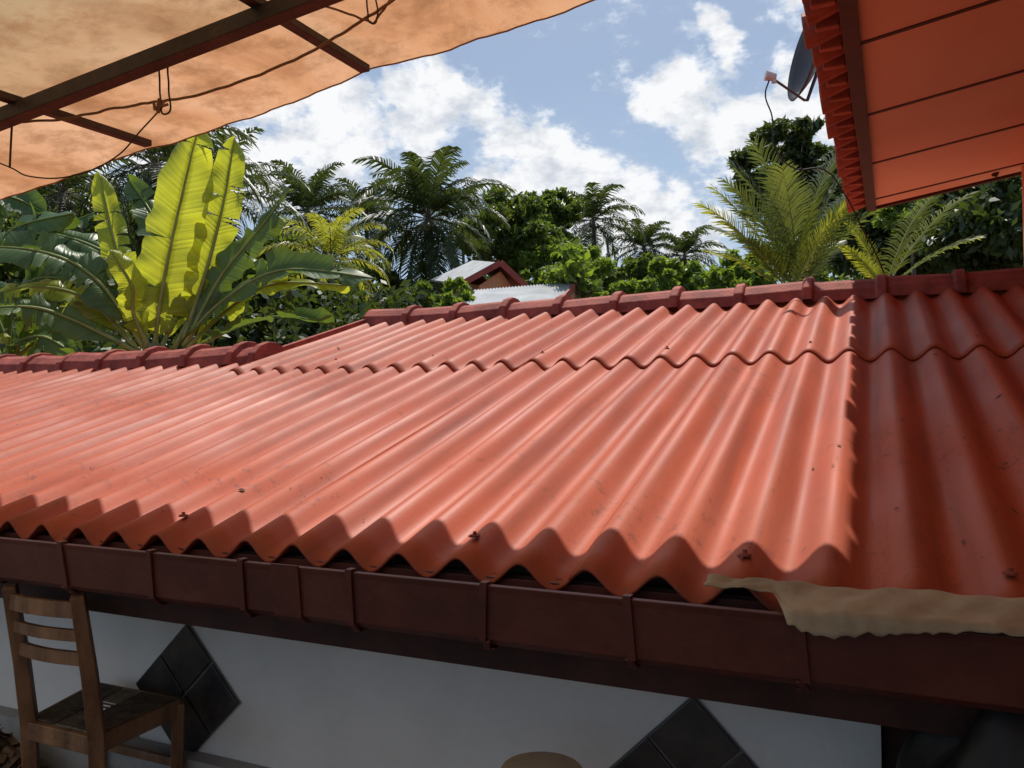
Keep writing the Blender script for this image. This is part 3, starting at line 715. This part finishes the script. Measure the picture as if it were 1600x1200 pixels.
def tree(name,px,py,dist,rx,rz,mat='tree',nc=60,per=260,size=.12,seed=1,ry=None,clump=.28,parent=None):
    rng=np.random.default_rng(seed); random.seed(seed); e=empty(name); c=px_to_world(px,py,dist); ry=ry or rx
    d=rng.normal(size=(nc,3)); d/=np.linalg.norm(d,axis=1)[:,None]
    rr=(rng.random(nc)**.45)[:,None]
    loc=d*rr*np.array([rx,ry,rz])
    loc[:,2]+=.12*rz*np.sin(loc[:,0]*3/rx+seed)
    cen=loc+np.array(c); rad=clump*min(rx,rz)*rng.uniform(.6,1.4,size=nc)
    np_obj('foliage',leaves_at(cen,rad,int(per*.6),size*1.12,rng),4,M[mat],e)
    b=MB(); g0=Vector((c.x,c.y,0)); mid=Vector(c)-Vector((0,0,rz*.6)); r=max(rx,rz)*.06
    b.tube([g0,g0.lerp(mid,.5)+Vector((r,0,0)),mid],[r*1.4,r,r*.8],10)
    for i in range(0,nc,2):
        q=Vector(cen[i]); m=mid.lerp(q,.5)+Vector((random.uniform(-.1,.1),random.uniform(-.1,.1),.1*rz))
        b.tube([mid,m,q],[r*.45,r*.25,r*.08],5)
    b.obj('trunk',M['bark'],e,smooth=True)
tree('broadleaf_tree',800,378,28,1.9,1.7,'tree',80,340,.10,3,clump=.20)
tree('broadleaf_tree',880,425,26,1.5,1.0,'treebright',60,280,.09,4,clump=.24)
tree('broadleaf_tree',845,350,34,2.2,1.4,'tree',70,300,.12,6,clump=.20)
tree('small_leafy_tree',905,430,15,.55,.6,'treebright',30,50,.10,7)
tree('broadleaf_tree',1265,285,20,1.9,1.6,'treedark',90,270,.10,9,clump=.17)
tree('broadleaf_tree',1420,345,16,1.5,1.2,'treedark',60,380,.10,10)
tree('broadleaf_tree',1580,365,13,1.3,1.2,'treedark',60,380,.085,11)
tree('broadleaf_tree',1430,335,14,.7,.5,'treebright',24,120,.09,22)
tree('broadleaf_tree',1040,442,24,1.5,.8,'treebright',40,240,.10,12)
tree('broadleaf_tree',990,430,36,1.8,.9,'tree',40,260,.14,13)
tree('broadleaf_tree',100,370,24,3.0,2.2,'tree',70,360,.16,16)
tree('broadleaf_tree',20,480,15,1.6,1.3,'tree',50,280,.11,17)
tree('broadleaf_tree',420,445,22,2.4,1.2,'tree',70,360,.13,18)
tree('broadleaf_tree',560,460,24,2.2,.8,'tree',50,340,.13,19)
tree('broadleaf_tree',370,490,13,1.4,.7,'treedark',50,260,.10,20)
tree('small_leafy_tree',1150,445,14,.8,.5,'treebright',30,130,.09,26)
tree('garden_shrub',706,470,14,.42,.42,'treebright',26,110,.07,51)
tree('garden_shrub',650,478,13,.5,.35,'tree',26,130,.07,52)
rng=np.random.default_rng(5); cen=[];rad=[]
for i in range(280):
    px=rng.uniform(-500,2100); dist=rng.uniform(42,60)
    top=430+20*math.sin(px*.013)+12*math.sin(px*.04)
    if px<450: top-=min(110,(450-px)*.3)
    if px>1200: top-=min(90,(px-1200)*.35)
    py=rng.uniform(top,560); cen.append(np.array(px_to_world(px,py,dist))); rad.append(rng.uniform(.9,1.9))
np_obj('distant_trees',leaves_at(cen,rad,160,.36,rng),4,M['tree'])
cen=[];rad=[]
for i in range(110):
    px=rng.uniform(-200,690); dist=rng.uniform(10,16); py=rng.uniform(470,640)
    cen.append(np.array(px_to_world(px,py,dist))); rad.append(rng.uniform(.3,.55))
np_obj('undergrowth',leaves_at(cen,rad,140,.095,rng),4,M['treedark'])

# ---------------------------------------------------------------- distant houses
dh=empty('red_roof_house')
def roofslab(name,pts,mat,parent,thick=.05):
    b=MB(); b.v=[tuple(p) for p in pts]; b.f=[tuple(range(len(pts)))]; return b.obj(name,mat,parent,solid=thick)
dn=lambda p,z: Vector((p.x,p.y,z))
A=px_to_world(722,442,17); B_=px_to_world(782,409,17.2); C_=px_to_world(822,446,17.4)
A2=px_to_world(672,436,20.5); B2=px_to_world(738,405,20.7); C2=px_to_world(780,440,20.9)
roofslab('roof_left',[A,B_,B2,A2],M['zinc'],dh); roofslab('roof_right',[B_,C_,C2,B2],M['redroof'],dh)
b=MB(); i1,i2,i3=A+wv(.35,.25,.0),B_+wv(0,.25,-.14),C_+wv(-.3,.25,.0)
b.v=[tuple(x) for x in (i1,i2,i3,dn(i3,0),dn(i1,0))]; b.f=[(0,4,3,2,1)]
j1,j2,j3=A2+wv(.35,-.25,.0),B2+wv(0,-.25,-.14),C2+wv(-.3,-.25,.0)
b.v+=[tuple(x) for x in (j1,j2,j3,dn(j3,0),dn(j1,0))]; b.f+=[(5,6,7,8,9),(0,5,9,4),(2,3,8,7)]
b.obj('walls',M['orwall'],dh)
b=MB(); b.beam(A,B_,.05,.13); b.beam(B_,C_,.05,.13); b.obj('bargeboards',M['redroof'],dh)
mh=empty('zinc_roof_shed')
fl_,fr_,br_,bl_=px_to_world(690,500,12.5),px_to_world(872,474,13.0),px_to_world(902,439,15.2),px_to_world(742,452,15.0)
b=MB(); n=132
for j in range(2):
    for i in range(n+1):
        t=i/n; p=(fl_.lerp(fr_,t) if j==0 else bl_.lerp(br_,t))+Vector((0,0,.014*math.cos(i*math.pi/2))); b.v.append(tuple(p))
for i in range(n): b.f.append((i,i+1,n+2+i,n+1+i))
b.obj('roof',M['zinc'],mh,solid=.01)
b=MB(); q1,q2,q3,q4=[p+Vector((0,0,-.05)) for p in (fl_,fr_,br_,bl_)]
b.v=[tuple(x) for x in (q1,q2,q3,q4,dn(q1,0),dn(q2,0),dn(q3,0),dn(q4,0))]; b.f=[(0,4,5,1),(1,5,6,2),(2,6,7,3),(3,7,4,0)]; b.obj('walls',M['orwall'],mh)
b=MB(); b.beam(fr_+Vector((0,0,-.04)),br_+Vector((0,0,-.04)),.04,.14); b.obj('bargeboard',M['redroof'],mh)

# ---------------------------------------------------------------- world sky with clouds
w=bpy.data.worlds.new('World'); bpy.context.scene.world=w; w.use_nodes=True; nt=w.node_tree
bg=nt.nodes['Background']; 
SUN_EL=math.radians(65); SUN_OFF=math.radians(12.5)
sdir=Vector((-math.sin(SUN_OFF)*math.cos(SUN_EL),math.cos(SUN_OFF)*math.cos(SUN_EL),math.sin(SUN_EL)))
sky=N(nt,'ShaderNodeTexSky'); sky.sky_type='NISHITA'; sky.sun_disc=False; sky.sun_elevation=SUN_EL; sky.sun_rotation=-SUN_OFF
sky.air_density=1.2; sky.dust_density=1.5
tc=N(nt,'ShaderNodeTexCoord'); vec=tc.outputs['Generated']
def nz(scale,detail,rough,off=(0,0,0),dist=0.0,out=0):
    mp=N(nt,'ShaderNodeMapping'); mp.inputs['Location'].default_value=off; mp.inputs['Scale'].default_value=(1,1,1.6); nt.links.new(vec,mp.inputs[0])
    n=N(nt,'ShaderNodeTexNoise'); n.inputs['Scale'].default_value=scale; n.inputs['Detail'].default_value=detail; n.inputs['Roughness'].default_value=rough; n.inputs['Distortion'].default_value=dist
    nt.links.new(mp.outputs[0],n.inputs['Vector']); return n.outputs[out]
def mth(op,a,b2=None,c=None):
    m=N(nt,'ShaderNodeMath',operation=op)
    for i,x in enumerate((a,b2,c)):
        if x is None: continue
        if isinstance(x,(int,float)): m.inputs[i].default_value=x
        else: nt.links.new(x,m.inputs[i])
    return m.outputs[0]
wc=nz(8,4,.6,(5,2,1),0,1)
s1=N(nt,'ShaderNodeVectorMath',operation='SUBTRACT'); nt.links.new(wc,s1.inputs[0]); s1.inputs[1].default_value=(.5,.5,.5)
s2=N(nt,'ShaderNodeVectorMath',operation='SCALE'); nt.links.new(s1.outputs[0],s2.inputs[0]); s2.inputs['Scale'].default_value=.12
s3=N(nt,'ShaderNodeVectorMath',operation='ADD'); nt.links.new(s2.outputs[0],s3.inputs[0]); nt.links.new(vec,s3.inputs[1]); wvec=s3.outputs[0]
blobs=[(850,262,.065),(930,285,.075),(1020,335,.07),(775,220,.045),(725,120,.04),(650,155,.07),(520,205,.09),(400,240,.10),(1060,140,.048),(1140,190,.065),(1225,185,.07),(1125,50,.022),(1085,375,.045),(950,350,.07),
       (200,100,.15),(-300,250,.2),(1900,150,.2),(2400,300,.25),(1500,-300,.2),(700,-600,.3)]
acc=None
for (px,py,r) in blobs:
    d=(px_to_world(px,py,1.0)-Vector((0,0,E))); d.normalize()
    vd=N(nt,'ShaderNodeVectorMath',operation='DISTANCE'); nt.links.new(wvec,vd.inputs[0]); vd.inputs[1].default_value=d
    q=mth('MULTIPLY_ADD',vd.outputs['Value'],-1.0/(r*1.35),1.0)
    acc=q if acc is None else mth('MAXIMUM',acc,q)
acc=mth('MAXIMUM',acc,-1.0)
n1=nz(16,8,.6); 
dens=mth('ADD',acc,mth('MULTIPLY_ADD',n1,2.3,-1.20))
mask=N(nt,'ShaderNodeMapRange'); mask.interpolation_type='SMOOTHSTEP'; nt.links.new(dens,mask.inputs[0]); mask.inputs[1].default_value=.0; mask.inputs[2].default_value=.55
n2=nz(3.2,6,.6,(3,1,2),.5); wisp=N(nt,'ShaderNodeMapRange'); nt.links.new(n2,wisp.inputs[0]); wisp.inputs[1].default_value=.42; wisp.inputs[2].default_value=.74; wisp.inputs[4].default_value=.5
sp=N(nt,'ShaderNodeSeparateXYZ'); nt.links.new(vec,sp.inputs[0])
hz_=N(nt,'ShaderNodeMapRange'); nt.links.new(sp.outputs['Z'],hz_.inputs[0]); hz_.inputs[1].default_value=.40; hz_.inputs[2].default_value=.12; hz_.inputs[3].default_value=0.2; hz_.inputs[4].default_value=.6
thin=mth('MAXIMUM',wisp.outputs[0],hz_.outputs[0])
tot=mth('MAXIMUM',mask.outputs[0],thin)
n3=nz(17,6,.6,(.02,.03,-.05)); sh=ramp(nt,[(.36,(7.0,7.5,8.3)),(.54,(10.6,10.7,10.9))]); 
nt.links.new(n3,sh.inputs[0])
mxs=N(nt,'ShaderNodeMixRGB'); nt.links.new(tot,mxs.inputs[0]); nt.links.new(sky.outputs[0],mxs.inputs[1]); 
mxc=N(nt,'ShaderNodeMixRGB'); nt.links.new(mask.outputs[0],mxc.inputs[0]); mxc.inputs[1].default_value=(5.8,7.7,10.6,1); nt.links.new(sh.outputs[0],mxc.inputs[2])
nt.links.new(mxc.outputs[0],mxs.inputs[2])
nt.links.new(mxs.outputs[0],bg.inputs[0]); bg.inputs[1].default_value=.09

sun=bpy.data.lights.new('sun','SUN'); sun.energy=4.6; sun.angle=math.radians(.53); sun.color=(1,.95,.87)
so=bpy.data.objects.new('sun',sun); bpy.context.collection.objects.link(so); so.rotation_euler=(-sdir).to_track_quat('-Z','Y').to_euler()

cam=bpy.data.cameras.new('camera'); co=bpy.data.objects.new('camera',cam); bpy.context.collection.objects.link(co)
cam.sensor_width=36; cam.lens=36*F/1600; cam.clip_start=.02; cam.clip_end=2000
co.location=(0,0,E); co.rotation_euler=(math.radians(90+2.29),0,YAW)
sc=bpy.context.scene; sc.camera=co
sc.view_settings.view_transform='Standard'; sc.view_settings.look='None'; sc.view_settings.exposure=0
